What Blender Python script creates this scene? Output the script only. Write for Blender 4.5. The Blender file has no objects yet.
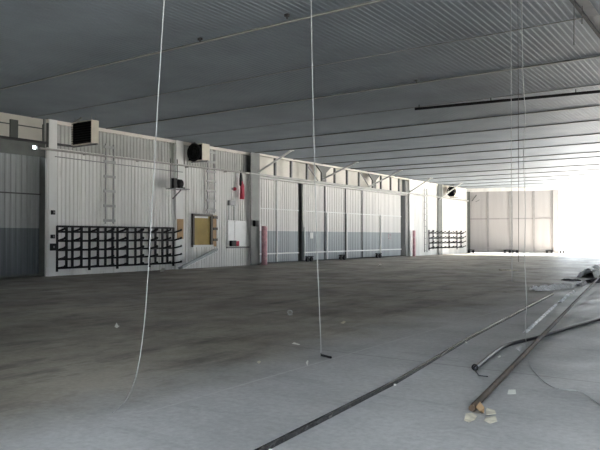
import bpy, bmesh, math, random
from mathutils import Vector, Matrix
random.seed(7)
S = bpy.context.scene
COL = S.collection
PI = math.pi

# ------------------------------------------------------------------ survey
FL, VX, HY, EYE = 650.0, 754.6, 237.0, 1.65      # focal length and horizon of the 600x450 photograph
XW, H = -24.3, 6.63                              # left wall plane, ceiling height
pt = math.atan2(HY - 225, FL)
yw = math.atan2(VX - 300, math.hypot(FL, HY - 225))
fh = Vector((-math.sin(yw), math.cos(yw), 0)); CR = Vector((math.cos(yw), math.sin(yw), 0)); ZU = Vector((0, 0, 1))
CF = fh * math.cos(pt) + ZU * math.sin(pt); CU = -fh * math.sin(pt) + ZU * math.cos(pt)
CO = Vector((0, 0, EYE))
def ray(x, y): return CR * (x - 300) - CU * (y - 225) + CF * FL
def on(x, y, ax, v):
    d = ray(x, y); return CO + d * ((v - CO[ax]) / d[ax])
def fl(x, y, z=0.0): return on(x, y, 2, z)               # survey point on the floor
def wy(x, X=XW): return on(x, 237, 0, X).y               # distance along the left wall
def wz(x, y, X=XW): return on(x, y, 0, X).z
def dep(x, y, d): return CO + ray(x, y) * (d / FL)       # survey point at a distance
BK0, BKS = 64.7, 0.27
def bky(X): return BK0 + BKS * (X - XW)                  # far end wall
def bkx(px):                                             # X on the far end wall
    d = ray(px, 237); t = (BK0 + BKS * (-XW)) / (d.y - BKS * d.x); return d.x * t

# ------------------------------------------------------------------ materials
def mat(name, base, rough=0.6, metal=0.0, var=0.12, scale=3.0, stretch=(1, 1, 1), bump=0.0, spec=0.5, dark=None, dscale=1.0, dlo=0.5, dhi=0.65, split=None):
    m = bpy.data.materials.new(name); m.use_nodes = True
    nt = m.node_tree; N = nt.nodes; L = nt.links
    b = N['Principled BSDF']; b.inputs['Roughness'].default_value = rough; b.inputs['Metallic'].default_value = metal
    b.inputs['Specular IOR Level'].default_value = spec
    g = N.new('ShaderNodeNewGeometry'); mp = N.new('ShaderNodeMapping'); mp.inputs['Scale'].default_value = stretch
    L.new(g.outputs['Position'], mp.inputs['Vector'])
    n = N.new('ShaderNodeTexNoise'); n.inputs['Scale'].default_value = scale; n.inputs['Detail'].default_value = 6
    L.new(mp.outputs['Vector'], n.inputs['Vector'])
    r = N.new('ShaderNodeMapRange'); r.inputs['From Min'].default_value = .3; r.inputs['From Max'].default_value = .7
    r.inputs['To Min'].default_value = 1 - var; r.inputs['To Max'].default_value = 1 + var
    L.new(n.outputs['Fac'], r.inputs['Value'])
    mx = N.new('ShaderNodeVectorMath'); mx.operation = 'SCALE'
    mx.inputs[0].default_value = base
    L.new(r.outputs['Result'], mx.inputs['Scale'])
    if split:                                            # two coats of paint, changing at a height
        zc, low = split
        sp = N.new('ShaderNodeSeparateXYZ'); L.new(g.outputs['Position'], sp.inputs[0])
        gt = N.new('ShaderNodeMath'); gt.operation = 'GREATER_THAN'; gt.inputs[1].default_value = zc; L.new(sp.outputs['Z'], gt.inputs[0])
        mm = N.new('ShaderNodeMix'); mm.data_type = 'RGBA'; L.new(gt.outputs[0], mm.inputs[0])
        mm.inputs[6].default_value = (*low, 1); mm.inputs[7].default_value = (*base, 1)
        L.new(mm.outputs[2], mx.inputs[0])
    out = mx.outputs[0]
    if dark:
        n2 = N.new('ShaderNodeTexNoise'); n2.inputs['Scale'].default_value = dscale; n2.inputs['Detail'].default_value = 8; n2.inputs['Roughness'].default_value = .65
        L.new(mp.outputs['Vector'], n2.inputs['Vector'])
        r2 = N.new('ShaderNodeMapRange'); r2.inputs['From Min'].default_value = dlo; r2.inputs['From Max'].default_value = dhi
        L.new(n2.outputs['Fac'], r2.inputs['Value'])
        m2 = N.new('ShaderNodeMix'); m2.data_type = 'RGBA'; L.new(r2.outputs['Result'], m2.inputs[0]); L.new(out, m2.inputs[6]); m2.inputs[7].default_value = (*dark, 1)
        out = m2.outputs[2]
    L.new(out, b.inputs['Base Color'])
    if bump:
        bp = N.new('ShaderNodeBump'); bp.inputs['Strength'].default_value = bump; bp.inputs['Distance'].default_value = .02
        L.new(n.outputs['Fac'], bp.inputs['Height']); L.new(bp.outputs['Normal'], b.inputs['Normal'])
    return m

M = {}
M['wall'] = mat('white_sheet_paint', (.78, .77, .745), .55, var=.10, scale=1.0, stretch=(1, 1.6, .12), dark=(.42, .40, .35), dscale=1.6, dlo=.56, dhi=.8)
M['fascia'] = mat('cream_fascia_paint', (.66, .63, .56), .6, var=.12, scale=.8)
M['wallshade'] = mat('white_sheet_paint_shaded', (.40, .40, .38), .6, var=.12, scale=.8)  # white upper sheeting with its shade put into the colour
M['door'] = mat('two_tone_door_paint', (.74, .72, .69), .55, var=.10, scale=1.0, stretch=(1, 2.5, .1), split=(2.02, (.37, .40, .415)))
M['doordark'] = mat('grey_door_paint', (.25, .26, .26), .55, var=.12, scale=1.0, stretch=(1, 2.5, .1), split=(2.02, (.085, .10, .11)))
M['backdoor'] = mat('pale_end_door_paint', (.38, .37, .37), .55, var=.08, scale=.8, stretch=(2, 2, .1))
M['gusset'] = mat('dark_gusset_paint', (.07, .072, .066), .6, var=.12)
M['backshade'] = mat('end_door_paint_shaded', (.27, .265, .265), .55, var=.08)  # end door paint darkened to carry the shade on rails and stiles
M['column'] = mat('grey_column_paint', (.10, .108, .10), .55, var=.15, scale=2)
M['whitecol'] = mat('white_column_paint', (.70, .70, .68), .5, var=.08, scale=2, stretch=(1, 1, .2))
M['ceil'] = mat('galvanised_roof_deck', (.23, .265, .295), .5, metal=.0, var=.12, scale=.6)
M['beam'] = mat('pale_beam_steel', (.34, .335, .31), .5, var=.2, scale=1.5)
M['beamdark'] = mat('dark_beam_steel', (.035, .035, .036), .6, var=.2)
M['white'] = mat('white_steel_paint', (.75, .75, .73), .45, var=.08, scale=2)
M['black'] = mat('black_steel', (.010, .010, .011), .6, var=.2, spec=.2)
M['blackmatte'] = mat('black_matte', (.006, .006, .006), .9, spec=.1, var=.1)
M['cream'] = mat('cream_enamel', (.62, .58, .47), .45, var=.06)
M['greymetal'] = mat('grey_metal', (.22, .22, .22), .5, var=.15)
M['rung'] = mat('ladder_grey_paint', (.33, .33, .32), .55, var=.1)
M['olive'] = mat('olive_yellow_board', (.30, .21, .05), .7, var=.15, scale=2)
M['oliveframe'] = mat('dark_brown_frame', (.05, .04, .025), .6)
M['cardboard'] = mat('brown_cardboard', (.42, .27, .14), .8, var=.1)
M['whiteboard'] = mat('white_panel_paint', (.80, .80, .78), .4, var=.04)
M['paleplank'] = mat('grey_plank', (.36, .38, .38), .6, var=.12, stretch=(1, 1, 1))
M['red'] = mat('red_cloth', (.34, .025, .05), .8, var=.2)
M['redpaint'] = mat('worn_red_paint', (.62, .33, .36), .6, var=.25, scale=5, dark=(.62, .55, .55), dscale=4, dlo=.55, dhi=.65)
M['rust'] = mat('rusty_steel', (.045, .032, .023), .6, metal=.0, var=.35, scale=9, dark=(.11, .065, .036), dscale=3)
M['steel'] = mat('dark_bar_steel', (.035, .034, .035), .2, metal=.0, var=.4, scale=14, dark=(.16, .15, .14), dscale=5, dlo=.58, dhi=.7)
M['hose'] = mat('black_pipe', (.014, .015, .02), .34, var=.2)
M['rope'] = mat('pale_rope', (.29, .30, .30), .6, var=.2, scale=20)
M['wire'] = mat('grey_wire', (.34, .35, .35), .5, var=.2)
M['darkwire'] = mat('dark_wire', (.05, .05, .05), .6)
M['paper'] = mat('white_paper', (.80, .80, .76), .8, var=.05)
M['oldpaper'] = mat('yellowed_paper', (.60, .56, .46), .8, var=.2, scale=12)
M['plastic'] = mat('crumpled_white_plastic', (.92, .93, .94), .22, var=.15, scale=10)
M['strip'] = mat('dull_plastic', (.78, .80, .84), .5, var=.5, scale=7)
M['rubble'] = mat('dark_debris', (.07, .065, .08), .7, var=.3, scale=8)
M['asphalt'] = mat('outside_concrete', (.52, .51, .48), .8, var=.1, scale=.3)

# concrete floor: cleaner slab by the opening, stained old slab deeper inside, pale margin at the far end
def floor_mat():
    m = bpy.data.materials.new('stained_concrete'); m.use_nodes = True
    nt = m.node_tree; N = nt.nodes; L = nt.links; b = N['Principled BSDF']
    g = N.new('ShaderNodeNewGeometry'); sp = N.new('ShaderNodeSeparateXYZ'); L.new(g.outputs['Position'], sp.inputs[0])
    def noise(scale, detail=6, rough=.6, stretch=None):
        n = N.new('ShaderNodeTexNoise'); n.inputs['Scale'].default_value = scale; n.inputs['Detail'].default_value = detail; n.inputs['Roughness'].default_value = rough
        if stretch:
            mp = N.new('ShaderNodeMapping'); mp.inputs['Scale'].default_value = stretch; L.new(g.outputs['Position'], mp.inputs['Vector']); L.new(mp.outputs['Vector'], n.inputs['Vector'])
        else: L.new(g.outputs['Position'], n.inputs['Vector'])
        return n.outputs['Fac']
    def mr(v, a, c, lo=0., hi=1.):
        r = N.new('ShaderNodeMapRange'); L.new(v, r.inputs['Value'])
        for k, x in zip(('From Min', 'From Max', 'To Min', 'To Max'), (a, c, lo, hi)): r.inputs[k].default_value = x
        return r.outputs['Result']
    def mixc(f, a, c):
        x = N.new('ShaderNodeMix'); x.data_type = 'RGBA'; L.new(f, x.inputs[0])
        for i, v in ((6, a), (7, c)):
            if isinstance(v, tuple): x.inputs[i].default_value = (*v, 1)
            else: L.new(v, x.inputs[i])
        return x.outputs[2]
    def math_(op, a, c=None):
        x = N.new('ShaderNodeMath'); x.operation = op
        for i, v in ((0, a), (1, c)):
            if v is None: continue
            if isinstance(v, (int, float)): x.inputs[i].default_value = v
            else: L.new(v, x.inputs[i])
        return x.outputs[0]
    old = mixc(mr(noise(.35, 8, .7), .38, .62), FLOOR['old_a'], FLOOR['old_b'])
    old = mixc(mr(noise(1.1, 8, .7, (1.6, .5, 1)), .50, .68), old, FLOOR['old_c'])
    new = mixc(mr(noise(.5, 7, .65), .35, .65), FLOOR['new_a'], FLOOR['new_b'])
    new = mixc(mr(noise(1.0, 7, .6, (.35, 2.2, 1)), .60, .72), new, FLOOR['new_c'])
    edge = math_('ADD', sp.outputs['X'], mr(noise(.6), .3, .7, -.8, .6))
    f = mr(edge, -6.3, -4.7)  # slab change, widened to carry light fading in from the near opening
    c = mixc(f, old, new)
    # pale margin along the far end wall
    bk = math_('SUBTRACT', sp.outputs['Y'], math_('MULTIPLY', sp.outputs['X'], BKS))
    f2 = math_('ADD', bk, mr(noise(.25), .3, .7, -2, 2))
    c = mixc(mr(f2, BK0 - BKS * XW - 13, BK0 - BKS * XW - 9), c, FLOOR['far_pale'])
    # sawn joints
    j1 = mr(math_('ABSOLUTE', math_('ADD', sp.outputs['X'], 4.71)), .012, .03)
    jy = math_('ABSOLUTE', math_('SUBTRACT', math_('PINGPONG', math_('ADD', sp.outputs['Y'], 100.0), 3.6), 0.0))
    j2 = mr(jy, .012, .03, .65, 1)
    jx = mr(math_('ABSOLUTE', math_('PINGPONG', math_('ADD', sp.outputs['X'], 4.71), 3.6)), .012, .03, .65, 1)
    c = mixc(j2, FLOOR['old_c'], c)
    c = mixc(jx, FLOOR['old_c'], c)
    c = mixc(j1, FLOOR['joint'], c)
    fine = mr(noise(14, 5, .7), .3, .7, .82, 1.18)
    vm = N.new('ShaderNodeVectorMath'); vm.operation = 'SCALE'; L.new(c, vm.inputs[0]); L.new(fine, vm.inputs['Scale'])
    L.new(vm.outputs[0], b.inputs['Base Color'])
    L.new(mr(noise(.8, 6),   .3, .7, .36, .6), b.inputs['Roughness'])
    b.inputs['Specular IOR Level'].default_value = .55
    bp = N.new('ShaderNodeBump'); bp.inputs['Strength'].default_value = .15; bp.inputs['Distance'].default_value = .02
    L.new(noise(6, 6), bp.inputs['Height']); L.new(bp.outputs['Normal'], b.inputs['Normal'])
    return m
FLOOR = dict(old_a=(.13, .114, .092), old_b=(.34, .312, .264), old_c=(.06, .054, .045), new_a=(.31, .312, .317), new_b=(.43, .432, .437), new_c=(.27, .27, .275), far_pale=(.45, .41, .36), joint=(.42, .42, .42))
M['floor'] = floor_mat()

# ------------------------------------------------------------------ mesh helpers
class MB:
    def __init__(s): s.v = []; s.f = []
    def add(s, vs, fs):
        o = len(s.v); s.v += [Vector(p) for p in vs]; s.f += [tuple(i + o for i in q) for q in fs]; return s
    def box(s, x0, x1, y0, y1, z0, z1):
        return s.add([(x0, y0, z0), (x1, y0, z0), (x1, y1, z0), (x0, y1, z0), (x0, y0, z1), (x1, y0, z1), (x1, y1, z1), (x0, y1, z1)],
                     [(0, 3, 2, 1), (4, 5, 6, 7), (0, 1, 5, 4), (1, 2, 6, 5), (2, 3, 7, 6), (3, 0, 4, 7)])
    def obox(s, o, ax, ay, az, x0, x1, y0, y1, z0, z1):   # box in a turned frame
        n = len(s.v); s.box(x0, x1, y0, y1, z0, z1)
        for i in range(n, len(s.v)): p = s.v[i]; s.v[i] = Vector(o) + ax * p.x + ay * p.y + az * p.z
        return s
    def bar(s, a, b, w, t=None, up=(0, 0, 1)):            # square bar between two points
        a = Vector(a); b = Vector(b); t = t or w; d = b - a; l = d.length; d.normalize(); u = Vector(up)
        if abs(d.dot(u)) > .98: u = Vector((1, 0, 0))
        sd = d.cross(u).normalized(); u2 = sd.cross(d)
        return s.obox(a, d, sd, u2, 0, l, -w / 2, w / 2, -t / 2, t / 2)
    def tube(s, pts, r, n=8, cap=True):
        pts = [Vector(p) for p in pts]; rs = r if isinstance(r, (list, tuple)) else [r] * len(pts)
        rings = []; prev = None
        for i, p in enumerate(pts):
            d = (pts[min(i + 1, len(pts) - 1)] - pts[max(i - 1, 0)]).normalized()
            if prev is None:
                u = Vector((0, 0, 1)) if abs(d.z) < .9 else Vector((1, 0, 0))
                a = d.cross(u).normalized()
            else: a = (prev - d * prev.dot(d)).normalized()
            prev = a; b = d.cross(a)
            rings.append([p + (a * math.cos(2 * PI * k / n) + b * math.sin(2 * PI * k / n)) * rs[i] for k in range(n)])
        vs = [v for R in rings for v in R]; fs = []
        for i in range(len(pts) - 1):
            for k in range(n): fs.append((i * n + k, i * n + (k + 1) % n, (i + 1) * n + (k + 1) % n, (i + 1) * n + k))
        if cap: fs.append(tuple(range(n))[::-1]); fs.append(tuple((len(pts) - 1) * n + k for k in range(n)))
        return s.add(vs, fs)
    def ring(s, c, ax, R, r, n=20, m=6):
        ax = Vector(ax).normalized(); u = Vector((0, 0, 1)) if abs(ax.z) < .9 else Vector((1, 0, 0)); a = ax.cross(u).normalized(); b = ax.cross(a)
        c = Vector(c); vs = []; fs = []
        for i in range(n):
            t = 2 * PI * i / n; e = a * math.cos(t) + b * math.sin(t)
            for k in range(m):
                q = 2 * PI * k / m; vs.append(c + e * (R + r * math.cos(q)) + ax * r * math.sin(q))
        for i in range(n):
            for k in range(m): fs.append((i * m + k, ((i + 1) % n) * m + k, ((i + 1) % n) * m + (k + 1) % m, i * m + (k + 1) % m))
        return s.add(vs, fs)
    def prism(s, poly, d):                                # polygon pushed along d
        n = len(poly); d = Vector(d); vs = [Vector(p) for p in poly] + [Vector(p) + d for p in poly]
        return s.add(vs, [tuple(range(n))[::-1], tuple(range(n, 2 * n))] + [(i, (i + 1) % n, n + (i + 1) % n, n + i) for i in range(n)])
    def build(s, name, m, parent=None, bevel=0, smooth=False):
        if parent is not None: o0 = WORLD[parent.name]
        else:
            xs = [v.x for v in s.v]; ys = [v.y for v in s.v]; zs = [v.z for v in s.v]
            o0 = Vector(((min(xs) + max(xs)) / 2, (min(ys) + max(ys)) / 2, min(zs)))
        me = bpy.data.meshes.new(name); me.from_pydata([v - o0 for v in s.v], [], s.f)
        bm = bmesh.new(); bm.from_mesh(me); bmesh.ops.recalc_face_normals(bm, faces=bm.faces); bm.to_mesh(me); bm.free()
        me.materials.append(m)
        if smooth:
            for p in me.polygons: p.use_smooth = True
        o = bpy.data.objects.new(name, me); COL.objects.link(o)
        if parent is not None: o.parent = parent; WORLD[o.name] = o0
        else: o.location = o0; WORLD[o.name] = o0
        if bevel:
            b = o.modifiers.new('bevel', 'BEVEL'); b.width = bevel; b.segments = 2; b.limit_method = 'ANGLE'
        return o
WORLD = {}
def thing(name, loc, label, cat, group=None):
    o = bpy.data.objects.new(name, None); COL.objects.link(o); o.location = loc; o.empty_display_size = .1
    WORLD[o.name] = Vector(loc); return tag(o, label, cat, group)
def tag(o, label, cat, group=None):
    o['label'] = label; o['category'] = cat
    if group: o['group'] = group
    return o
def struct(o, label=None, cat=None):
    o['kind'] = 'structure'
    if label: o['label'] = label; o['category'] = cat
    return o
def sroot(name, loc, label, cat):
    return struct(thing(name, loc, label, cat), label, cat)

def sheet_y(X, y0, y1, z0, z1, pitch=.2, dp=.03, thick=.12, sign=1):
    """ribbed sheet standing along Y, ribs towards +X, with its backing"""
    b = MB(); n = max(1, round((y1 - y0) / pitch)); p = (y1 - y0) / n; prof = []
    for i in range(n):
        a = y0 + i * p; prof += [(a, 0), (a + p * .45, 0), (a + p * .58, dp), (a + p * .87, dp)]
    prof.append((y1, 0)); vs = []; fs = []
    for (y, d) in prof: vs += [(X + d * sign, y, z0), (X + d * sign, y, z1)]
    for i in range(len(prof) - 1): fs.append((2 * i, 2 * i + 2, 2 * i + 3, 2 * i + 1))
    b.add(vs, fs); b.box(min(X - thick * sign, X - .012 * sign), max(X - thick * sign, X - .012 * sign), y0, y1, z0, z1)
    return b

# ------------------------------------------------------------------ room shell
XR, YF = 4.2, -6.0
b = MB(); b.add([(XW - .8, YF - .3, 0), (XR + .3, YF - .3, 0), (XR + .3, bky(XR) + .3, 0), (XW - .8, bky(XW) + .3, 0), (XW - .8, YF - .3, -.2), (XR + .3, YF - .3, -.2), (XR + .3, bky(XR) + .3, -.2), (XW - .8, bky(XW) + .3, -.2)],
                [(0, 1, 2, 3), (7, 6, 5, 4), (0, 4, 5, 1), (1, 5, 6, 2), (2, 6, 7, 3), (3, 7, 4, 0)])
struct(b.build('floor', M['floor']), 'stained grey concrete hangar floor', 'floor')
# ribbed roof deck, ribs running along the hangar
b = MB(); p = .15; n = round((XR + .5 - (XW - .8)) / p); prof = []
for i in range(n):
    a = XW - .8 + i * p; prof += [(a, 0), (a + p * .4, 0), (a + p * .52, .011), (a + p * .88, .011)]
prof.append((XW - .8 + n * p, 0)); vs = []; fs = []
for (x, d) in prof: vs += [(x, YF - .3, H + d), (x, bky(x) + .4, H + d)]
for i in range(len(prof) - 1): fs.append((2 * i, 2 * i + 1, 2 * i + 3, 2 * i + 2))
b.add(vs, fs)
x0, x1 = XW - .8, XW - .8 + n * p
b.add([(x0, YF - .3, H + .06), (x1, YF - .3, H + .06), (x1, bky(x1) + .4, H + .06), (x0, bky(x0) + .4, H + .06), (x0, YF - .3, H + .3), (x1, YF - .3, H + .3), (x1, bky(x1) + .4, H + .3), (x0, bky(x0) + .4, H + .3)],
      [(0, 3, 2, 1), (4, 5, 6, 7), (0, 1, 5, 4), (1, 2, 6, 5), (2, 3, 7, 6), (3, 0, 4, 7)])
struct(b.build('ceiling', M['ceil']), 'ribbed grey metal roof deck overhead', 'ceiling')
# ground outside
struct(MB().box(-160, 160, -160, 260, -.5, -.21).build('ground', M['asphalt']), 'pale concrete apron outside the hangar', 'ground')

# left wall: two ribbed white sections, near blank end, back of the door bays
Y1, Y2 = wy(46.5), wy(256.5)          # white section with the ladders
Y3, Y4 = wy(406.5), bky(XW)           # far white section
wl = sroot('wall_left', (XW, 30, 0), 'white ribbed metal wall along the left side of the hangar', 'wall')
sheet_y(XW, Y1, Y2, 0, 5.42).build('sheeting', M['wall'], wl)
sheet_y(XW, Y3, Y4 - .05, 0, 6.6).build('sheeting', M['wall'], wl)
sheet_y(XW - .1, Y1, Y2, 5.42, 6.63).build('upper_panel', M['wallshade'], wl)
MB().box(XW - .8, XW - .6, YF, 8.0, 0, 6.63).build('blank_panel', M['doordark'], wl)
b = MB(); hy0, hy1 = wy(32, XW - .15), wy(37.2, XW - .15)  # header over the nearest door with a small open gap to daylight
hz0, hz1 = wz(34, 149.0, XW - .15), wz(34, 145.4, XW - .15)
HA, HB = XW - .22, XW - .15
b.box(HA, HB, YF, hy0, 5.0, 5.6); b.box(HA, HB, hy1, Y1, 5.0, 5.6); b.box(HA, HB, hy0, hy1, 5.0, hz0); b.box(HA, HB, hy0, hy1, hz1, 5.6)
b.build('header', M['column'], wl)
MB().box(XW - .85, XW - .04, Y1 + .02, Y1 + .14, 0, 6.63).build('return_panel', M['column'], wl)
MB().box(XW - .5, XW - .3, YF, Y1, 5.56, 6.63).build('upper_panel', M['fascia'], wl)
MB().box(XW - .6, XW - .4, Y2, Y3, 5.3, 6.63).build('upper_panel', M['fascia'], wl)
MB().box(XW - .9, XW - .75, Y2 - .3, Y3 + 3, 0, 6.63).build('outer_skin', M['column'], wl)
MB().box(XW - .9, XW - .75, YF, Y1 + 2, 0, 5.05).build('outer_skin', M['column'], wl)
# right wall, behind and beside the camera, unseen, its two door openings placed and sized for the light
OPEN = [(-5.0, 3.5), (45.0, 71.0)]
wr = sroot('wall_right', (XR, 30, 0), 'ribbed metal wall on the open side of the hangar', 'wall')
ys = [YF] + [v for o in OPEN for v in o] + [bky(XR)]
for i in range(0, len(ys), 2):
    sheet_y(XR, ys[i], ys[i + 1], 0, 6.63, sign=-1).build('sheeting', M['wall'], wr)
for o in OPEN: MB().box(XR, XR + .3, o[0], o[1], 6.2, 6.63).build('header', M['column'], wr)
wf = sroot('wall_front', (-8, YF, 0), 'plain end wall behind the viewpoint with an opening added for light', 'wall')  # unseen wall, its opening added to light the near floor
MB().box(XW - .8, -3.0, YF - .2, YF, 0, 6.63).build('panel', M['wall'], wf)
MB().box(-3.0, XR + .3, YF - .2, YF, 6.0, 6.63).build('header', M['column'], wf)

# far end wall, with closed sliding leaves at left and an open leaf to the bright apron at right
ang = math.atan(BKS); BX = Vector((math.cos(ang), math.sin(ang), 0)); BY = Vector((-math.sin(ang), math.cos(ang), 0))
BO = Vector((XW, BK0, 0))
def bu(px): return (bkx(px) - XW) / math.cos(ang)        # distance along the far wall
def bbox(mb, u0, u1, d0, d1, z0, z1): return mb.obox(BO, BX, BY, ZU, u0, u1, d0, d1, z0, z1)
U = {k: bu(k) for k in (463, 467.3, 488, 511, 534, 553, 559)}
UE = (XR - XW) / math.cos(ang)
wb = sroot('wall_back', tuple(BO + BX * 6), 'far end wall above and beside the pale sliding doors', 'wall')
bbox(MB(), -1.0, UE, -.02, .25, 6.28, 6.63).build('header', M['whitecol'], wb)
bbox(MB(), -1.0, U[467.3], -.25, .3, 0, 6.3).build('jamb', M['whitecol'], wb)
bbox(MB(), U[467.3], U[467.3] + .3, -.1, .04, 0, 6.3).build('edge_angle', M['column'], wb)
bbox(MB(), 0, UE, .02, .12, 0, .035).build('floor_track', M['beamdark'], wb)
ZT, ZR = 6.28, 3.5
def end_door(name, u0, u1, mid, label):
    r = sroot(name, tuple(BO + BX * ((u0 + u1) / 2)), label, 'door')
    b = MB(); n = round((u1 - u0) / .25); p = (u1 - u0) / n
    for i in range(n):
        bbox(b, u0 + i * p, u0 + i * p + p * .6, .06, .1, .05, ZT); bbox(b, u0 + i * p + p * .6, u0 + (i + 1) * p, .045, .1, .05, ZT)
    b.build('sheeting', M['backdoor'], r)
    bb = MB(); bbox(bb, u0, u1, .0, .06, ZR - .06, ZR + .06); bb.build('rail', M['backshade'], r)
    bb = MB(); bbox(bb, u0, u1, -.02, .06, .3, .62); bb.build('rail', M['backdoor'], r)
    for u in (u0 + .08, mid, u1 - .08):
        bb = MB(); bbox(bb, u - .1, u + .1, -.02, .05, .18, ZT); bb.build('stile', M['backshade'], r)
    for u in (u0 + .35, u1 - .35):
        bb = MB(); c = BO + BX * u + ZU * .2
        for k in (-.22, .22):
            q = c + BX * k - BY * .18 - ZU * .035
            bb.tube([q - BY * .05, q + BY * .05], .13, 14)
        bbox(bb, u - .36, u + .36, -.26, -.1, .3, .36); bb.build('wheel_truck', M['black'], r)
    return r
end_door('door_5', U[467.3] + .03, U[511], U[488], 'pale sliding end door leaf next to the corner column')
bbox(MB(), U[511] - .15, U[511] + .2, .105, .14, .05, 6.3).build('light_block', M['backdoor'], wb)  # hidden strip added to block daylight between the two leaves
end_door('door_6', U[511] + .01, U[553], U[534], 'pale sliding end door leaf next to the bright opening')
b = MB(); bbox(b, U[553] + .02, U[559], -.12, .3, 0, 6.3); o = b.build('steel_column', M['backdoor'])
struct(tag(o, 'pale steel post at the edge of the bright opening', 'column'), 'pale steel post at the edge of the bright opening', 'column')
# wheel truck left on the track in the opening
b = MB()
for px in (560.5, 563.5):
    q = BO + BX * bu(px) + ZU * .17 - BY * .2; b.tube([q - BY * .05, q + BY * .05], .13, 14)
bbox(b, bu(559.3), bu(564.5), -.28, -.12, .3, .36)
tag(b.build('wheel_truck', M['black']), 'black door wheel truck on the track in the bright opening', 'wheel truck')

# ------------------------------------------------------------------ left door bays
XD = XW - .32
def leaf(name, y0, y1, mids, m, label, zt=5.3, wheels=(), whitest=(), rails=True, X=XD):
    r = sroot(name, (X, (y0 + y1) / 2, 0), label, 'door')
    sheet_y(X, y0, y1, .1, zt, pitch=.24, dp=.035, thick=.1).build('sheeting', m, r)
    for y in mids:
        MB().box(X + .03, X + .09, y - .035, y + .035, .1, zt).build('stile', M['beamdark'], r)
    for y, z0, z1 in whitest:
        MB().box(X + .03, X + .11, y - .04, y + .04, z0, z1).build('stile', M['white'], r)
    if rails:
        MB().box(X + .03, X + .1, y0, y1, .58, .66).build('rail', M['white'], r)
        MB().box(X + .03, X + .08, y0, y1, 3.36, 3.42).build('rail', M['white'], r)
    for y in wheels:
        tk = MB().box(X + .1, X + .26, y - .38, y + .38, .3, .37).build('wheel_truck', M['black'], r)
        for k in (-.24, .24): MB().tube([(X + .12, y + k, .15), (X + .24, y + k, .15)], .15, 14).build('wheel', M['black'], tk)
    return r
d1 = leaf('door_1', 8.0, Y1 - .02, [], M['doordark'], 'dark two-tone ribbed sliding door at the left edge', zt=5.1, rails=False, X=XW - .5)
MB().box(XW - .46, XW - .4, 8.0, Y1 - .02, 3.42, 3.47).build('rail', M['beamdark'], d1)
ya, yb_, yc, yd = wy(298, XD), wy(302.5, XD), wy(344, XD), wy(379, XD)
leaf('door_2', Y2 + .05, ya, [], M['door'], 'two-tone sliding door leaf beside the red pipe', whitest=[(wy(276, XD), .1, 5.3)])
leaf('door_3', yb_ + .05, yc, [wy(325, XD) - .1], M['door'], 'two-tone sliding door leaf with a white paper note', whitest=[(wy(326.2, XD), .1, 3.4), (yb_ + .14, .1, 2.3)], wheels=(yb_ + .55, yc - .5))
leaf('door_4', yc + .08, yd, [yc + .12, wy(361.5, XD)], M['door'], 'two-tone sliding door leaf in the middle of the row', whitest=[(wy(346, XD), .1, 3.4)], wheels=(yd - .4,))
leaf('door_7', yd + .06, wy(400.5, XD), [], M['door'], 'two-tone sliding door leaf beside the dark gap', whitest=[(yd + .15, .1, 3.4)], wheels=())
tag(MB().box(XD + .04, XD + .06, wy(309.6, XD), wy(312.4, XD), wz(311, 238.5, XD), wz(311, 232.5, XD)).build('paper_note', M['paper']), 'white paper note stuck on the grey part of a sliding door', 'note')
b = MB(); b.ring((XD + .06, wy(389, XD), wz(389, 236.5, XD)), (1, 0, 0), .22, .012, 24)
tag(b.build('wire_ring', M['redpaint']), 'thin reddish ring hanging on the sliding door near the dark gap', 'ring')

# steel columns of the left side
def column(name_label, y0, y1, m, x0=-.1, x1=.28, z1=6.6, X=XW):
    b = MB(); t = .03; a0, a1 = X + x0, X + x1          # wide-flange section: two flanges and a web
    b.box(a1 - t, a1, y0, y1, 0, z1); b.box(a0, a0 + t, y0, y1, 0, z1); ym = (y0 + y1) / 2; b.box(a0 + t, a1 - t, ym - t / 2, ym + t / 2, 0, z1)
    o = b.build('steel_column', m); return struct(tag(o, name_label, 'column'), name_label, 'column')
column('white corner column with black switches left of the big rack', wy(47), wy(55), M['whitecol'], -.1, .1)
column('pale column between the right end of the big rack and the brown cardboard', wy(174), wy(181.5), M['whitecol'], -.05, .12)
column('dark grey steel column beside the red pipe', wy(247), wy(256), M['column'])
column('white column right of the dark door gap', wy(407.5), wy(412), M['whitecol'], -.05, .2)
column('grey column behind the far black rack', wy(437), wy(441), M['column'], -.05, .15)
# switches on the first column
for (px, py, w, h, l) in ((50.8, 212.5, .16, .18, 'small black switch box, topmost on the white corner column'), (50.6, 236.5, .16, .16, 'small black switch box, middle one on the white corner column'), (51, 247, .26, .3, 'large black switch box, lowest on the white corner column')):
    y = wy(px); z = wz(px, py); r = thing('switch_box', (XW + .1, y, z - h / 2), l, 'switch box', 'switch boxes on the corner column')
    cs = MB().box(XW + .1, XW + .2, y - w / 2, y + w / 2, z - h / 2, z + h / 2).build('case', M['black'], r, bevel=.012)
    MB().box(XW + .2, XW + .235, y - .02, y + .02, z - .04, z + .04).build('toggle', M['greymetal'], cs)
# red guard pipe
y = (wy(255.5) + wy(261)) / 2
b = MB(); b.tube([(XW + .47, y, 0), (XW + .47, y, wz(258, 226, XW + .47))], .17, 16); tag(b.build('guard_pipe', M['redpaint']), 'worn red and pink guard pipe standing at the door column', 'pipe')
y = wy(409); b = MB(); b.tube([(XW + .47, y, 0), (XW + .47, y, 2.2)], .13, 16); tag(b.build('guard_pipe', M['redpaint']), 'worn pink guard pipe beside the dark gap at far end of doors', 'pipe')

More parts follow.
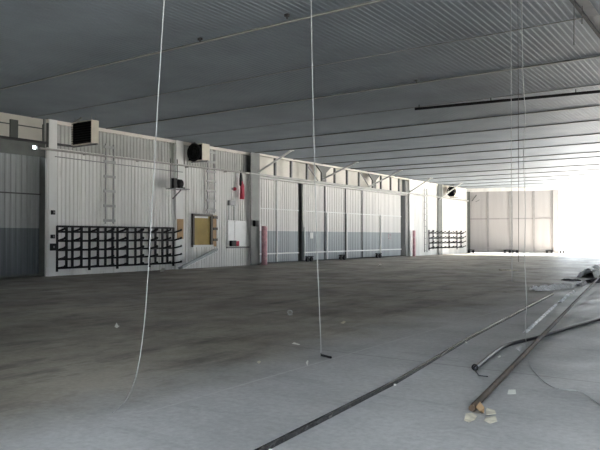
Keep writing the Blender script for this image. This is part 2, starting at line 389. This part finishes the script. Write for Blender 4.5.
# girder over the doors: top chord, bottom chord, posts, gussets
XG = XW + .1
tr = 1
def trim(mb, m, name=None):
    global tr
    o = mb.build('trim_%d' % tr, m); tr += 1; return struct(o)
g = sroot('trim_%d' % tr, (XG, 40, 5.3), 'girder of chords and posts above the sliding doors', 'girder'); tr += 1
MB().box(XG - .12, XG + .12, Y2, Y3, 6.5, 6.62).build('top_chord', M['fascia'], g)
MB().box(XG - .12, XG + .14, Y2, Y4, 5.3, 5.42).build('bottom_chord', M['beam'], g)
MB().box(XG - .3, XG - .12, Y2, Y3, 5.18, 5.3).build('door_track', M['beam'], g)
for px in (275, 291, 307, 334.7, 347, 359, 381, 390.7, 399):
    y = wy(px, XG); MB().box(XG - .06, XG + .06, y - .07, y + .07, 5.42, 6.5).build('post', M['column'], g)
for y in (37.3, 44.5):
    b = MB(); b.prism([(XG + .02, y - .95, 6.5), (XG + .02, y + .95, 6.5), (XG + .02, y + .28, 6.05), (XG + .02, y + .28, 5.42), (XG + .02, y - .28, 5.42), (XG + .02, y - .28, 6.05)], (.1, 0, 0)); b.build('gusset', M['gusset'], g)
for y in (37.3, 44.5):
    b = MB(); b.bar((XG - .02, y - 1.9, 6.45), (XG - .02, y - .5, 5.45), .07); b.build('diagonal', M['beam'], g)
# top trim along the ribbed white wall and far part
trim(MB().box(XW - .1, XW + .06, Y1, Y2, 6.45, 6.6), M['fascia'])
trim(MB().box(XW, XW + .1, Y3, Y4 - .3, 6.42, 6.62), M['fascia'])
trim(MB().box(XW - .3, XW - .26, YF, Y1, 6.2, 6.24), M['column'])
# door track beam in front of the nearest door and on to the wall
trim(MB().box(XW - .14, XW + .06, YF, Y1 + 1.2, 5.56, 5.64), M['beamdark'])
for px in (12.5, 45):
    y = wy(px, XW - .28); trim(MB().box(XW - .3, XW - .2, y - .16, y + .16, 5.6, 6.4), M['column'])
# pipe along the white wall
b = MB(); b.tube([(XW + .25, Y1 - .5, 5.3), (XW + .25, Y2 + .4, 5.36)], .045, 10)
for y in (18, 21, 24.3, 27.3, 30): b.box(XW, XW + .25, y - .02, y + .02, 5.26, 5.31)
tag(b.build('wall_pipe', M['beam']), 'long thin pale pipe running level along the white ribbed wall', 'pipe')
b = MB(); b.tube([(XW + .12, Y1 + .3, 5.05), (XW + .12, 20, 5.02), (XW + .12, 24, 5.0)], .02, 8)
tag(b.build('conduit', M['greymetal']), 'thin dark conduit just below the long wall pipe', 'conduit')
b = MB(); y = wy(111.5); b.tube([(XW + .09, y, 2.3), (XW + .09, y, 5.9)], .025, 8)
tag(b.build('conduit', M['greymetal']), 'upright grey conduit beside the wall ladder above the big rack', 'conduit')

# braces from the girder up and out to the deck
for k, (w0, c0, lab) in enumerate((((262, 173), (287, 150), 'pale diagonal brace nearest the dark grey column'), ((330, 180), (349, 161), 'pale diagonal brace at the first grey gusset, second along the girder'),
        ((373, 187), (397, 170), 'pale diagonal brace at the second grey gusset, third along the girder'), ((411, 192), (430, 178), 'pale diagonal brace above the white column past the doors'), ((441, 199), (460, 183), 'pale diagonal brace crossing the farthest fan heater'))):
    a = on(*w0, 0, XG + .1); c = on(*c0, 2, H - .05); c.y = a.y = (a.y + c.y) / 2
    b = MB(); b.bar(a, c, .09, .09); b.bar(c - Vector((.1, 0, 0)), c + Vector((.16, 0, 0)), .2, .03); b.bar(a + Vector((-.08, 0, 0)), a + Vector((.06, 0, .03)), .16, .16)
    tag(b.build('roof_brace', M['white']), lab, 'brace', 'braces from wall girder to roof')

# ------------------------------------------------------------------ roof beams (seams) across the hangar
def seam(y, w=.07, dp=.1, m='beam', x0=XW - .4, x1=XR):
    global tr
    r = sroot('trim_%d' % tr, (XW, y, H - dp), 'slim steel roof beam running across the hangar', 'roof beam'); tr += 1
    MB().box(x0, x1, y - .012, y + .012, H - dp, H).build('web', M['column'], r)  # web coloured darker than the flange to carry its shade
    MB().box(x0, x1, y - w / 2, y + w / 2, H - dp - .012, H - dp).build('flange', M[m], r)
for y in (-2.2, 5.0, 12.05, 19.25, 26.5, 33.7, 40.9, 48.0, 55.2, 61.8): seam(y, .06, .032)
for y in (15.7, 22.9): seam(y, .02, .008, 'rung')
for y in (29.8, 37.0, 43.4, 51.5, 58.5): seam(y, .045, .03, 'rung')
# long dark beam running down the hangar near the opening
b = MB(); b.box(-3.1, -3.03, YF, 17.6, H - .07, H); trim(b, M['beamdark'])
b = MB(); b.box(-3.03, -2.8, YF, 17.6, H - .012, H); trim(b, M['rung'])
# dark pipe under the deck
a = on(415, 109, 2, H - .15); c = on(602, 91.2, 2, H - .15); c = a + (c - a) * 1.25
b = MB(); b.tube([a, c], .05, 10)
for t in (.02, .35, .7): q = a + (c - a) * t; b.tube([q, q + Vector((0, 0, .149))], .015, 6)
tag(b.build('overhead_pipe', M['black']), 'straight black pipe hung just under the roof deck', 'pipe')
# little clamps on the seams
for (px, py, l) in ((287, 17.5, 'small dark roof clamp on the nearest roof beam, right of the thin rope'), (200, 41, 'small dark roof clamp on the nearest roof beam, just right of the long white rope'), (416.5, 82, 'small dark roof clamp on the second roof beam, above the black pipe end')):
    q = on(px, py, 2, H - .14); b = MB(); b.box(q.x - .05, q.x + .05, q.y - .035, q.y + .035, H - .12, H - .063); b.tube([q + Vector((0, 0, .03)), q + Vector((0, 0, -.03))], .015, 6)
    tag(b.build('roof_clamp', M['beamdark']), l, 'clamp')

# ------------------------------------------------------------------ ladders on the wall
def ladder(y0, y1, z0, z1, n, label, w=.06, m='rung', rail=.05):
    r = thing('wall_ladder', (XW + .12, (y0 + y1) / 2, z0), label, 'ladder')
    for y in (y0, y1): MB().box(XW + .1, XW + .16, y - rail / 2, y + rail / 2, z0, z1).build('side_rail', M[m], r)
    for k in range(n):
        z = z0 + .15 + (z1 - z0 - .3) * k / (n - 1); b = MB(); b.box(XW + .105, XW + .155, y0 - .1, y1 + .1, z - w, z + w); b.build('rung', M[m], r)
    return r
ladder(wy(103.5), wy(111.5), 2.25, 5.9, 6, 'grey wall ladder above the big black rack')
ladder(wy(205.8), wy(212.5), 2.95, 6.4, 7, 'grey wall ladder above the olive board')
y = wy(424)
ladder(y - .15, y + .35, .3, 6.0, 11, 'pale wall ladder with dark rungs left of the far rack', .03, 'rung')

# ------------------------------------------------------------------ racks
def rack(y0, y1, posts, tiers, arms, ztop, zbot, label, alen=.52, rise=.11, arm_last=True, hook=False):
    r = thing('pipe_rack', (XW + .1, (y0 + y1) / 2, 0), label, 'rack', 'black pipe racks on the left wall')
    x = XW + .07
    for k, y in enumerate(posts):
        zb = zbot if k % 4 else zbot - .12
        MB().box(x, x + .07, y - .045, y + .045, zb, ztop).build('post', M['black'], r)
    for z in tiers: MB().box(x + .02, x + .09, y0, y1, z - .042, z + .042).build('rail', M['black'], r)
    for y in arms:
        for k, z in enumerate(tiers):
            if k == 0 and not hook: continue
            rs = rise * (1.25 - .12 * k)
            b = MB(); b.bar((x + .06, y, z), (x + .06 + alen, y, z + rs), .05, .07); b.bar((x + .04 + alen, y, z + rs - .02), (x + .09 + alen, y, z + rs + .05), .055, .08)
            b.build('arm', M['black'], r)
    return r
P1 = [wy(v) for v in (55.5, 65, 71, 80, 88, 96.5, 104, 111)]
TI = [2.1, 1.87, 1.48, 1.09, .70, .33]
rack(P1[0], wy(114.5), P1, TI, [P1[0], P1[2], P1[4], P1[6]], 2.12, .3, 'black steel pipe rack on the white wall beside the corner column')
P2 = [wy(v) for v in (116, 126, 134, 140, 148, 154, 161, 166, 172)]
rack(P2[0], P2[-1], P2, TI, [P2[0], P2[2], P2[4], P2[6], P2[8]], 2.12, .3, 'black steel pipe rack whose arms reach the brown cardboard')
P3 = [wy(v) for v in (428, 432, 436, 440, 444, 448, 451, 456, 460)]
rack(P3[0], wy(462), P3[:2] + P3[3:4] + P3[5:6] + P3[7:], [2.0, 1.53, 1.08, .62], P3, 2.3, .55, 'black steel pipe rack at the far end of the left wall', .45, .14, hook=True)

# ------------------------------------------------------------------ things on the white wall
def wp(px, py, X=XW): return on(px, py, 0, X)
r = thing('notice_board', tuple(wp(200, 246)), 'olive yellow board in a dark frame below the second wall ladder', 'board')
ya_, yb2 = wy(191), wy(211); z0, z1 = 1.13, wz(200, 214)
MB().box(XW + .03, XW + .08, ya_ + .1, yb2 - .1, z0 + .1, z1 - .1).build('panel', M['olive'], r)
b = MB()
for (p0, p1, q0, q1) in ((ya_, ya_ + .12, z0, z1), (yb2 - .16, yb2, z0, z1), (ya_, yb2, z1 - .12, z1)): b.box(XW + .03, XW + .15, p0, p1, q0, q1)
b.build('frame', M['oliveframe'], r); MB().box(XW + .03, XW + .2, ya_, yb2, z0 - .02, z0 + .1).build('ledge', M['whitecol'], r)
MB().box(XW + .03, XW + .08, yb2, wy(215.3), z0, z1 - .05).build('side_strip', M['cardboard'], r)
for z in (1.5, 2.1, 2.72): MB().box(XW + .08, XW + .16, yb2 + .04, wy(215.6), z - .07, z + .07).build('hinge', M['oliveframe'], r)
MB().box(XW + .08, XW + .1, ya_ + .15, ya_ + 1.2, z1 - .22, z1 - .13).build('paper_strip', M['paper'], r)
tag(MB().box(XW + .122, XW + .15, wy(175.3), wy(181.4), 1.55, 2.57).build('cardboard_sheet', M['cardboard']), 'brown cardboard sheet on the wall beside the rack arms', 'cardboard')
r = thing('white_panel', tuple(wp(238, 246)), 'white two-part panel on the wall left of the dark grey column', 'panel')
y0, ym, y1 = wy(227), wy(233.7), wy(248); z0, z1 = 1.12, 2.58
MB().box(XW + .04, XW + .08, y0, ym - .02, z0, z1).build('leaf', M['whiteboard'], r, bevel=.01)
MB().box(XW + .04, XW + .08, ym + .02, y1, z0, z1).build('leaf', M['whiteboard'], r, bevel=.01)
MB().box(XW + .04, XW + .14, y0 - .1, y1, z0 - .1, z0 - .02).build('ledge', M['greymetal'], r)
r = thing('small_box', tuple(wp(231, 244, XW + .15)), 'small black and red box on the ledge of the white panel', 'box')
MB().box(XW + .1, XW + .3, wy(228), wy(232.5), 1.13, 1.45).build('body', M['black'], r, bevel=.015)
MB().box(XW + .1, XW + .3, wy(232.5), wy(235.3), 1.13, 1.42).build('cap', M['red'], r, bevel=.015)
def wallbox(px0, px1, py0, py1, m, label, cat='electrical box', d=.16, name='electrical_box', XW=XW):
    pm = (px0 + px1) / 2; r = thing(name, tuple(wp(pm, py1)), label, cat)
    y0, y1, z0, z1 = wy(px0), wy(px1), wz(pm, py1), wz(pm, py0)
    MB().box(XW + .03, XW + .03 + d, y0, y1, z0, z1).build('case', m, r, bevel=.015)
    MB().box(XW + .03 + d, XW + .045 + d, y0 + .04, y1 - .04, z0 + .04, z1 - .04).build('cover', m, r)
    return r
wallbox(249.2, 252.8, 220.5, 226.5, M['black'], 'small black box on the wall at the dark grey column', XW=XW + .26)
wallbox(227, 233, 200.5, 205.5, M['greymetal'], 'grey electrical box below the small red bell on the wall')
r = thing('alarm_bell', tuple(wp(233.5, 190)), 'small dark red bell on the wall left of the red cloth', 'bell')
q = wp(233.5, 189); b = MB(); b.tube([(XW + .03, q.y, q.z), (XW + .14, q.y, q.z), (XW + .18, q.y, q.z)], [.10, .10, .06], 16); b.build('gong', M['red'], r); MB().box(XW + .03, XW + .07, q.y - .2, q.y - .06, q.z - .06, q.z + .06).build('bracket', M['greymetal'], r)
b = MB(); b.tube([(XW + .06, wy(228), 2.62), (XW + .06, wy(228), wz(228, 206))], .02, 6); b.tube([(XW + .06, wy(233.4), wz(233, 206)), (XW + .06, wy(233.4), 2.6)], .02, 6)
tag(b.build('conduit', M['greymetal']), 'pair of thin upright conduits above the white panel', 'conduit')
# red cloth hanging from the pipe
X = XW + .25; yq = wy(240.5, X); b = MB()
prof = [(wz(240, 170.5, X), .03, .03), (wz(240, 175, X), .10, .05), (wz(240, 180, X), .15, .07), (wz(240, 184, X), .16, .08), (wz(240, 186, X), .13, .07)]
def cloth(prof, yc, X, seed, drift=0.0):
    rnd = random.Random(seed); b = MB(); n = 12; vs = []; fs = []
    for i, (z, w, d) in enumerate(prof):
        for k in range(n):
            t = 2 * PI * k / n; f = 1 + .35 * math.sin(3 * t + i * .7) + rnd.uniform(-.1, .1)
            vs.append((X + math.sin(t) * d * f * .8, yc + drift * i + math.cos(t) * w * f * .85, z))
    for i in range(len(prof) - 1):
        for k in range(n): fs.append((i * n + k, i * n + (k + 1) % n, (i + 1) * n + (k + 1) % n, (i + 1) * n + k))
    fs += [tuple(range(n)), tuple(range((len(prof) - 1) * n, len(prof) * n))]
    return b.add(vs, fs)
r = thing('hanging_cloth', (X, yq, wz(240, 199, X)), 'black and red cloth hanging from the long wall pipe', 'cloth')
cloth(prof, yq, X, 3, .02).build('dark_end', M['black'], r, smooth=True)
prof2 = [(wz(240, 181, X), .05, .05), (wz(240, 186, X), .16, .08), (wz(240, 191, X), .17, .08), (wz(240, 195, X), .2, .09), (wz(240, 199, X), .19, .09)]
cloth(prof2, yq + .09, X + .03, 5, .01).build('red_end', M['red'], r, smooth=True)
# sloping grey board against the wall
a = Vector((XW + .62, wy(180.5, XW + .62), .1)); c = Vector((XW + .3, wy(216, XW + .3), wz(216, 249.5, XW + .3)))
r = thing('leaning_plank', tuple(a), 'long grey plank leaning up to the right below the olive board', 'plank')
b = MB(); b.bar(a, c, .12, .3, up=(1, 0, .2)); b.build('plank', M['paleplank'], r, bevel=.01)
b = MB(); b.bar(a + Vector((.07, .12, -.0)), c + Vector((.07, .12, -.12)), .04, .05); b.build('edge_strip', M['white'], r)
# small shelf with a black motor, hung from rods
X = XW + .55; y0, y1 = wy(171.5, X), wy(185.5, X); zs = wz(178, 188.5, X); ym = (y0 + y1) / 2
r = thing('motor_shelf', (X, ym, zs), 'small hung shelf on rods beside the pale column', 'shelf')
MB().box(XW + .12, X + .3, y0, y1, zs - .05, zs).build('board', M['greymetal'], r)
for yy in (y0 + .2, y1 - .3): b = MB(); b.tube([(X - .3, yy, zs), (X - .3, yy, 5.6)], .022, 6); b.build('rod', M['beamdark'], r)
b = MB(); b.bar((XW + .12, ym, zs - .5), (X + .2, ym, zs - .05), .05); b.build('bracket', M['greymetal'], r)
r = thing('motor', (X, ym, zs), 'black motor sitting on the small hung wall shelf', 'motor')
b = MB(); b.tube([(X, y0 + .3, zs + .245), (X, y0 + .42, zs + .245), (X, y1 - .35, zs + .245)], [.16, .22, .22], 16); b.build('body', M['black'], r)
MB().box(X - .2, X + .2, y0 + .35, y1 - .25, zs, zs + .06).build('foot', M['black'], r)
MB().box(X - .1, X + .1, y0 + .05, y0 + .3, zs, zs + .5).build('gearbox', M['black'], r, bevel=.02)

# fan heaters hung from the deck, blowing back towards the near end
def heater(y, xl, xr, z0, z1, depth, label, round_fan=True, turn=0):
    xc = (xl + xr) / 2; w = xr - xl; h = z1 - z0; zc = (z0 + z1) / 2
    r = thing('fan_heater', (xc, y, z0), label, 'heater', 'fan heaters hung under the roof')
    b = MB(); t = .03
    b.box(xl, xl + t, y, y + depth, z0, z1); b.box(xr - t, xr, y, y + depth, z0, z1); b.box(xl + t, xr - t, y, y + depth, z0, z0 + t); b.box(xl + t, xr - t, y, y + depth, z1 - t, z1); b.box(xl + t, xr - t, y + depth - t, y + depth, z0 + t, z1 - t)
    b.build('casing', M['cream'], r, bevel=.008)
    MB().box(xl + t, xr - t, y + .05, y + .12, z0 + t, z1 - t).build('core', M['blackmatte'], r)
    if round_fan:
        R = min(h * .5, w * .72); b = MB(); b.ring((xc, y - .04, zc), (0, 1, 0), R, .05, 28, 8); fr = b.build('fan_ring', M['black'], r)
        b = MB()
        for k in range(5):
            t_ = 2 * PI * k / 5; e = Vector((math.cos(t_), 0, math.sin(t_))); s = Vector((-math.sin(t_), 0, math.cos(t_)))
            c = Vector((xc, y + .015, zc)); b.prism([c + e * .08 - s * .06, c + e * R * .9 - s * .16 + Vector((0, .04, 0)), c + e * R * .9 + s * .14 - Vector((0, .04, 0)), c + e * .08 + s * .06], (0, .015, 0))
        b.tube([(xc, y - .03, zc), (xc, y + .065, zc)], .1, 12); b.build('fan_blades', M['blackmatte'], r)
        b = MB(); b.ring((xc, y - .05, zc), (0, 1, 0), R * .62, .012, 24, 5); b.ring((xc, y - .05, zc), (0, 1, 0), R * .3, .012, 20, 5)
        for k in range(4): t_ = PI * k / 4; e = Vector((math.cos(t_), 0, math.sin(t_))) * R; b.tube([Vector((xc, y - .05, zc)) - e, Vector((xc, y - .05, zc)) + e], .01, 5)
        b.build('fan_guard', M['black'], fr)
    else:
        b = MB(); n = 9
        for k in range(n):
            z = z0 + t + (h - 2 * t) * (k + .5) / n; b.obox((xc, y + .015, z), Vector((1, 0, 0)), Vector((0, .9, .43)).normalized(), Vector((0, -.43, .9)).normalized(), -w / 2 + t, w / 2 - t, -.05, .05, -.006, .006)
        b.build('louvers', M['blackmatte'], r)
    for xx in (xl + .12, xr - .12):
        for yy in (y + .08, y + depth - .08): MB().tube([(xx, yy, z1), (xx, yy, H)], .016, 6).build('hanger_rod', M['greymetal'], r)
    MB().bar((xl - .1, y + depth * .5, z0 - .03), (xr + .15, y + depth * .5, z0 - .03), .08, .06).build('support', M['greymetal'], r)
    MB().bar((xl - .05, y + .1, z1), (xl + .55, y + .1, H - .03), .06).build('stay', M['greymetal'], r)
    return r
def hx(px, py, y): return on(px, py, 1, y).x
yq = 16.75; xl, xr = hx(71.5, 130, yq), hx(91.5, 130, yq); zt, zb = on(91.5, 119.5, 1, yq).z, on(91.5, 143, 1, yq).z
heater(yq, xl, xr, zb, min(zt, 6.5), .36, 'square black-fronted fan heater nearest the left edge, under the roof', round_fan=False)
yq = 24.6; xl, xr = hx(187, 150, yq), hx(202.3, 150, yq); zt, zb = on(202, 139.5, 1, yq).z, on(202, 160, 1, yq).z
heater(yq, xl, xr, zb, min(zt, 6.5), .55, 'cream fan heater with round black fan above the hung shelf')
yq = 58.6; xl, xr = hx(448.5, 190, yq), hx(454.3, 190, yq); zt, zb = on(454, 186.5, 1, yq).z, on(454, 196.5, 1, yq).z
heater(yq, xl, xr, zb, min(zt, 6.5), 1.2, 'small-looking cream fan heater at the far corner by the end wall')
# dark slash: a loose brace on the far wall door
u = bu(474); b = MB(); p0 = BO + BX * bu(472.3) + ZU * 5.35 - BY * .1; p1 = BO + BX * bu(476.8) + ZU * 5.95 - BY * .1; b.bar(p0, p1, .09); b.bar(p0 + BX * .35 - ZU * .1, p1 + BX * .3 - ZU * .5, .04)
tag(b.build('latch_bar', M['column']), 'short dark slanted bar high on the pale end door', 'bar')

# ------------------------------------------------------------------ ropes and wires
def smooth_pts(pts, n=6):
    out = []; P = [pts[0]] + list(pts) + [pts[-1]]
    for i in range(1, len(P) - 2):
        for k in range(n):
            t = k / n; a, b_, c, d = P[i - 1], P[i], P[i + 1], P[i + 2]
            out.append(.5 * ((2 * b_) + (c - a) * t + (2 * a - 5 * b_ + 4 * c - d) * t * t + (3 * b_ - a - 3 * c + d) * t ** 3))
    out.append(pts[-1]); return out
def hang(pix, base, r, m, label, top_extra=True, tail=None, cat='cable', name='hanging_cable'):
    d = (Vector(base) - CO).dot(CF); pts = [dep(x, y, d) for x, y in pix]
    if top_extra:
        v = pts[0] - pts[1]; k = (H - pts[0].z) / v.z; pts.insert(0, pts[0] + v * k)
    if tail: pts += [Vector(p) for p in tail]
    b = MB(); b.tube(smooth_pts(pts), r, 6); return tag(b.build(name, M[m], smooth=True), label, cat)
B = fl(112, 413); e = .012
hang([(164.2, 0), (161, 50), (157.4, 110), (153.5, 180), (149.5, 250), (145.5, 310), (141, 350), (135.5, 378)], B, .0043, 'rope', 'long white rope hanging at left and curving onto the floor', tail=[fl(127, 399, .05), fl(119, 408, e), fl(112, 413, e)], cat='rope', name='hanging_rope')
B = fl(321, 355)
r = hang([(311, 0), (312.5, 80), (314.5, 160), (317, 250), (319.5, 310), (321.2, 354)], B, .0055, 'wire', 'thin grey rope hanging straight in front of the sliding doors', cat='rope', name='hanging_rope')
b = MB(); b.tube([fl(321, 355, .03), fl(325, 356, .02), fl(331, 357.5, .02)], .016, 8); b.ring(fl(321, 354.6, .04), CR, .02, .007, 12, 6)
tag(b.build('rope_hook', M['black']), 'dark hook lying on the floor at the foot of the thin rope', 'hook')
B = Vector((fl(511, 322)))
hang([(510.8, 0), (511.2, 100), (511.8, 200), (512, 282)], B, .006, 'wire', 'left one of the wires hanging at right, thin and plumb')
hang([(518, 0), (518.3, 100), (518.6, 200), (518.6, 262)], B + CF * .5, .005, 'darkwire', 'middle one of the hanging wires at right, finest and darkest')
B = fl(526, 338)
hang([(521.8, 0), (522.6, 70), (525.2, 115), (523.6, 155), (525.4, 205), (524.6, 255), (526.5, 300), (525.5, 332)], B, .006, 'wire', 'kinked hanging wire at right whose end loops over the floor', tail=[fl(526, 341, .085), fl(526.8, 352, e), fl(531, 366, e), fl(540, 378, e), fl(553, 387, e), fl(566, 389.5, e), fl(580, 391, e), fl(596, 402, e), fl(612, 412, e)])
B = fl(574, 330)
hang([(574.2, 0), (574, 45)], on(574.2, -4, 2, H - .02), .008, 'darkwire', 'short dark wire hanging from the roof in the top right corner')
hang([(582.3, 8), (582, 24)], on(582.3, 8, 2, H - .05), .008, 'darkwire', 'shortest dark wire hanging beside the long dark roof beam')
b = MB(); d = Vector((-14.4, 60, 0)); 
hang([(568, 182), (567, 200), (564, 225), (562, 240)], on(562, 240, 1, 56), .018, 'darkwire', 'slack dark wire hanging in front of the bright opening')

# ------------------------------------------------------------------ things on the floor
# long dark steel channel
a, c = fl(269, 449), fl(553, 295); a = a + (a - fl(397, 383)) * .45; mdl = fl(397, 383)
r = thing('steel_channel', tuple(a), 'long straight dark steel bar running in from the bottom edge', 'bar')
pts = [a, fl(269, 449), mdl, fl(470, 339), c]
b = MB()
for p, q in zip(pts, pts[1:]): b.bar(Vector(p) + ZU * .022, Vector(q) + ZU * .022, .034, .04)
b.build('bar', M['steel'], r)
for px, py in ((395, 383.5), (270.5, 448.5), (466, 341.5)):
    q = fl(px, py, .062); b = MB(); b.tube([q - ZU * .02, q - ZU * .006], .014, 8); b.build('bolt', M['paper'], r)
# rusty round pipe
a, c = fl(472, 412), fl(600, 283); c = a + (c - a) * 1.12
b = MB(); z1 = ZU * .26; b.tube([a + ZU * .035, c + z1], .032, 12)
tag(b.build('rusty_pipe', M['rust']), 'long straight rusty brown pipe ending on paper scraps', 'pipe')
# bent black pipe
pp = [fl(475, 371), fl(486, 361.5), fl(498, 352), fl(506, 347.5), fl(515, 344.5), fl(540, 338.5), fl(570, 329), fl(602, 319.5), fl(640, 306)]
r = thing('bent_pipe', tuple(pp[0]), 'bent black pipe crossing under the rusty pipe at right', 'pipe')
zz = [.03] * len(pp); b = MB(); b.tube(smooth_pts([p + ZU * .03 for p in pp], 5), .028, 10); b.build('tube', M['hose'], r, smooth=True)
b = MB(); b.ring(pp[0] + ZU * .045, (pp[1] - pp[0]), .034, .010, 16, 6); b.build('flange', M['black'], r)
b = MB(); b.tube([pp[0] + ZU * .01, fl(479, 375.5, .01), fl(488, 376.5, .01)], .008, 6); b.build('lead', M['darkwire'], r)

def crumple(pts, w, h, seed, n_w=7, name='plastic_sheet', m='plastic', label='', cat='plastic', step=.12):
    """crumpled sheet lying along a line of floor points"""
    rnd = random.Random(seed); P = smooth_pts(pts, 14); vs = []; fs = []; up = []
    for i, p in enumerate(P):
        d = (P[min(i + 1, len(P) - 1)] - P[max(i - 1, 0)]).normalized(); s = d.cross(ZU).normalized()
        ww = w * (.65 + .5 * rnd.random()) * (1 if 0 < i < len(P) - 1 else .5)
        for k in range(n_w):
            t = k / (n_w - 1) - .5
            z = h * (1 - (2 * t) ** 2) * rnd.uniform(.35, 1.0) + .006
            vs.append(p + s * (t * ww + rnd.uniform(-.1, .1) * w * .3) + ZU * z)
    m_ = len(vs)
    vs += [Vector((v.x, v.y, max(.001, v.z - .006))) for v in vs]
    for i in range(len(P) - 1):
        for k in range(n_w - 1):
            q = (i * n_w + k, i * n_w + k + 1, (i + 1) * n_w + k + 1, (i + 1) * n_w + k); fs.append(q); fs.append(tuple(m_ + j for j in q[::-1]))
    b = MB(); b.add(vs, fs); return tag(b.build(name, M[m]), label, cat)
crumple([fl(533, 290.5), fl(545, 290), fl(556, 288.5), fl(566, 288), fl(573, 288)], .45, .16, 1, label='crumpled white plastic sheet lying across near the end of the steel bar')
crumple([fl(525, 333), fl(537, 322), fl(549, 311), fl(556, 305)], .08, .03, 2, label='near piece of the white plastic strip between the bar and rusty pipe', name='plastic_strip', m='strip')
crumple([fl(560, 303), fl(567, 296), fl(574, 291.5)], .12, .04, 4, label='middle piece of the white plastic strip between the bar and rusty pipe', name='plastic_strip', m='strip')
crumple([fl(578.5, 286.5), fl(581, 284.8), fl(583.5, 283)], .3, .1, 5, label='far piece of the white plastic strip beside the dark debris', name='plastic_strip', m='strip')
crumple([fl(588, 277.5), fl(593, 275), fl(599, 273), fl(607, 271)], .9, .42, 6, label='bright crumpled plastic heap at the right edge', name='plastic_sheet')
crumple([fl(588, 283), fl(596, 281.5), fl(608, 280)], .6, .12, 8, label='dark debris heap below the bright plastic at right edge', name='debris_heap', m='rubble', cat='debris')
crumple([fl(565, 280), fl(571, 280.6), fl(578, 280.6)], .5, .07, 9, label='low dark debris left of the bright plastic heap', name='debris_heap', m='rubble', cat='debris')
crumple([fl(500, 270.5), fl(507, 270.5), fl(515, 271)], .5, .06, 10, label='flat pale scrap alone on the floor below the hanging wires', name='floor_scrap', m='oldpaper', cat='scrap')

def scrap(pts, m, label, seed, z=.006, name='paper_scrap', cat='paper', curl=.02):
    rnd = random.Random(seed); P = [fl(x, y, 0) for x, y in pts]; c = sum(P, Vector()) / len(P); n = len(P)
    top = [p + ZU * (z + rnd.uniform(0, curl)) for p in P]
    vs = [c + ZU * (z + .012)] + top + [c + ZU * (z + .006)] + [p - ZU * .005 for p in top]; fs = []
    for i in range(n):
        j = (i + 1) % n; fs += [(0, 1 + i, 1 + j), (n + 1, n + 2 + j, n + 2 + i), (1 + i, n + 2 + i, n + 2 + j, 1 + j)]
    b = MB(); b.add(vs, fs); return tag(b.build(name, m), label, cat)
scrap([(464, 421), (466, 416), (472, 415), (477, 417), (475, 421), (469, 423.5)], M['oldpaper'], 'yellowed paper scrap under the near end of the rusty pipe', 1, cat='paper')
scrap([(476, 414), (480, 408), (484.5, 408.5), (484, 414), (479, 416.5)], M['cardboard'], 'crumpled tan paper against the end of the rusty pipe', 2, curl=.06)
scrap([(486, 411), (487, 409.5), (495, 411.5), (496, 415.5), (486, 416.5)], M['oldpaper'], 'pale torn paper right of the rusty pipe end, further one', 3)
scrap([(484, 421.5), (486, 418), (496, 417.5), (497, 422), (490, 424)], M['oldpaper'], 'pale torn paper right of the rusty pipe end, nearer one', 4)
scrap([(507.5, 395.5), (508.5, 391.5), (515.5, 391.5), (516, 396)], M['paper'], 'small bright white paper alone right of the rusty pipe', 5)
scrap([(497.5, 358), (500, 356.8), (501, 357.5), (498.5, 358.8)], M['paper'], 'tiny white scrap under the bend of the black pipe', 6)
scrap([(515, 350), (517, 347.5), (522.5, 348.5), (520, 352)], M['plastic'], 'small crumpled white scrap where the pipes cross', 7, curl=.05)
scrap([(114.5, 327.5), (116.5, 325.5), (118.5, 326.5), (119.5, 328), (117, 328.5)], M['paper'], 'small bright white scrap on the dark floor left of the long rope', 8, curl=.05)
scrap([(292, 344.5), (294, 343), (300, 345), (299, 346)], M['paper'], 'thin white scrap left of the thin rope foot', 9)
scrap([(306, 364), (307, 361.5), (308.5, 362), (307.5, 366)], M['paper'], 'tiny white scrap near the slab joint below the thin rope', 10)
scrap([(340.5, 323.5), (344, 321.5), (346, 323), (343, 324.5)], M['oldpaper'], 'small pale scrap right of the thin rope', 11)
scrap([(257, 363), (259, 362), (261, 363), (259, 364)], M['oldpaper'], 'small pale fleck beside the stained slab edge, left of thin rope', 12)
b = MB(); q = fl(290, 315); b.ring(q + ZU * .06, (CF + ZU * .6), .05, .008, 18, 6); b.box(q.x - .03, q.x + .05, q.y - .05, q.y + .03, 0, .015)
tag(b.build('wire_loop', M['rope']), 'small pale wire loop standing on the floor left of the thin rope', 'loop')
scrap([(160, 273), (161, 271.3), (165, 271.3), (165.5, 273)], M['paper'], 'bright white scrap on the floor at the foot of the big rack', 13, curl=.2)
scrap([(378, 266), (380, 265), (382, 266), (380, 267)], M['paper'], 'small white scrap on the floor before the sliding doors', 14, curl=.1)

# ------------------------------------------------------------------ light: sky through the openings and sun on the apron
w = bpy.data.worlds.new('sky'); S.world = w; w.use_nodes = True
bg = w.node_tree.nodes['Background']; bg.inputs[0].default_value = (.83, .915, 1, 1); bg.inputs[1].default_value = 5.4
sun = bpy.data.lights.new('sun', 'SUN'); sun.energy = 120; sun.angle = .01; sun.color = (1, .965, .92)
so = bpy.data.objects.new('sun', sun); COL.objects.link(so)
so.rotation_euler = Vector((-.6, -.6, -.42)).to_track_quat('-Z', 'Y').to_euler()

# ------------------------------------------------------------------ camera
cd = bpy.data.cameras.new('camera'); cam = bpy.data.objects.new('camera', cd); COL.objects.link(cam)
cd.sensor_width = 36; cd.lens = FL / 600 * 36; cd.clip_end = 800; cd.clip_start = .05
cam.location = CO; cam.rotation_euler = Matrix((CR, CU, -CF)).transposed().to_euler()
S.camera = cam
vs_ = S.view_settings; vs_.view_transform = 'Standard'; vs_.look = 'None'; vs_.gamma = 1; vs_.use_curve_mapping = False; vs_.exposure = 0.1
S.cycles.max_bounces = 10; S.cycles.diffuse_bounces = 6; S.cycles.use_denoising = True
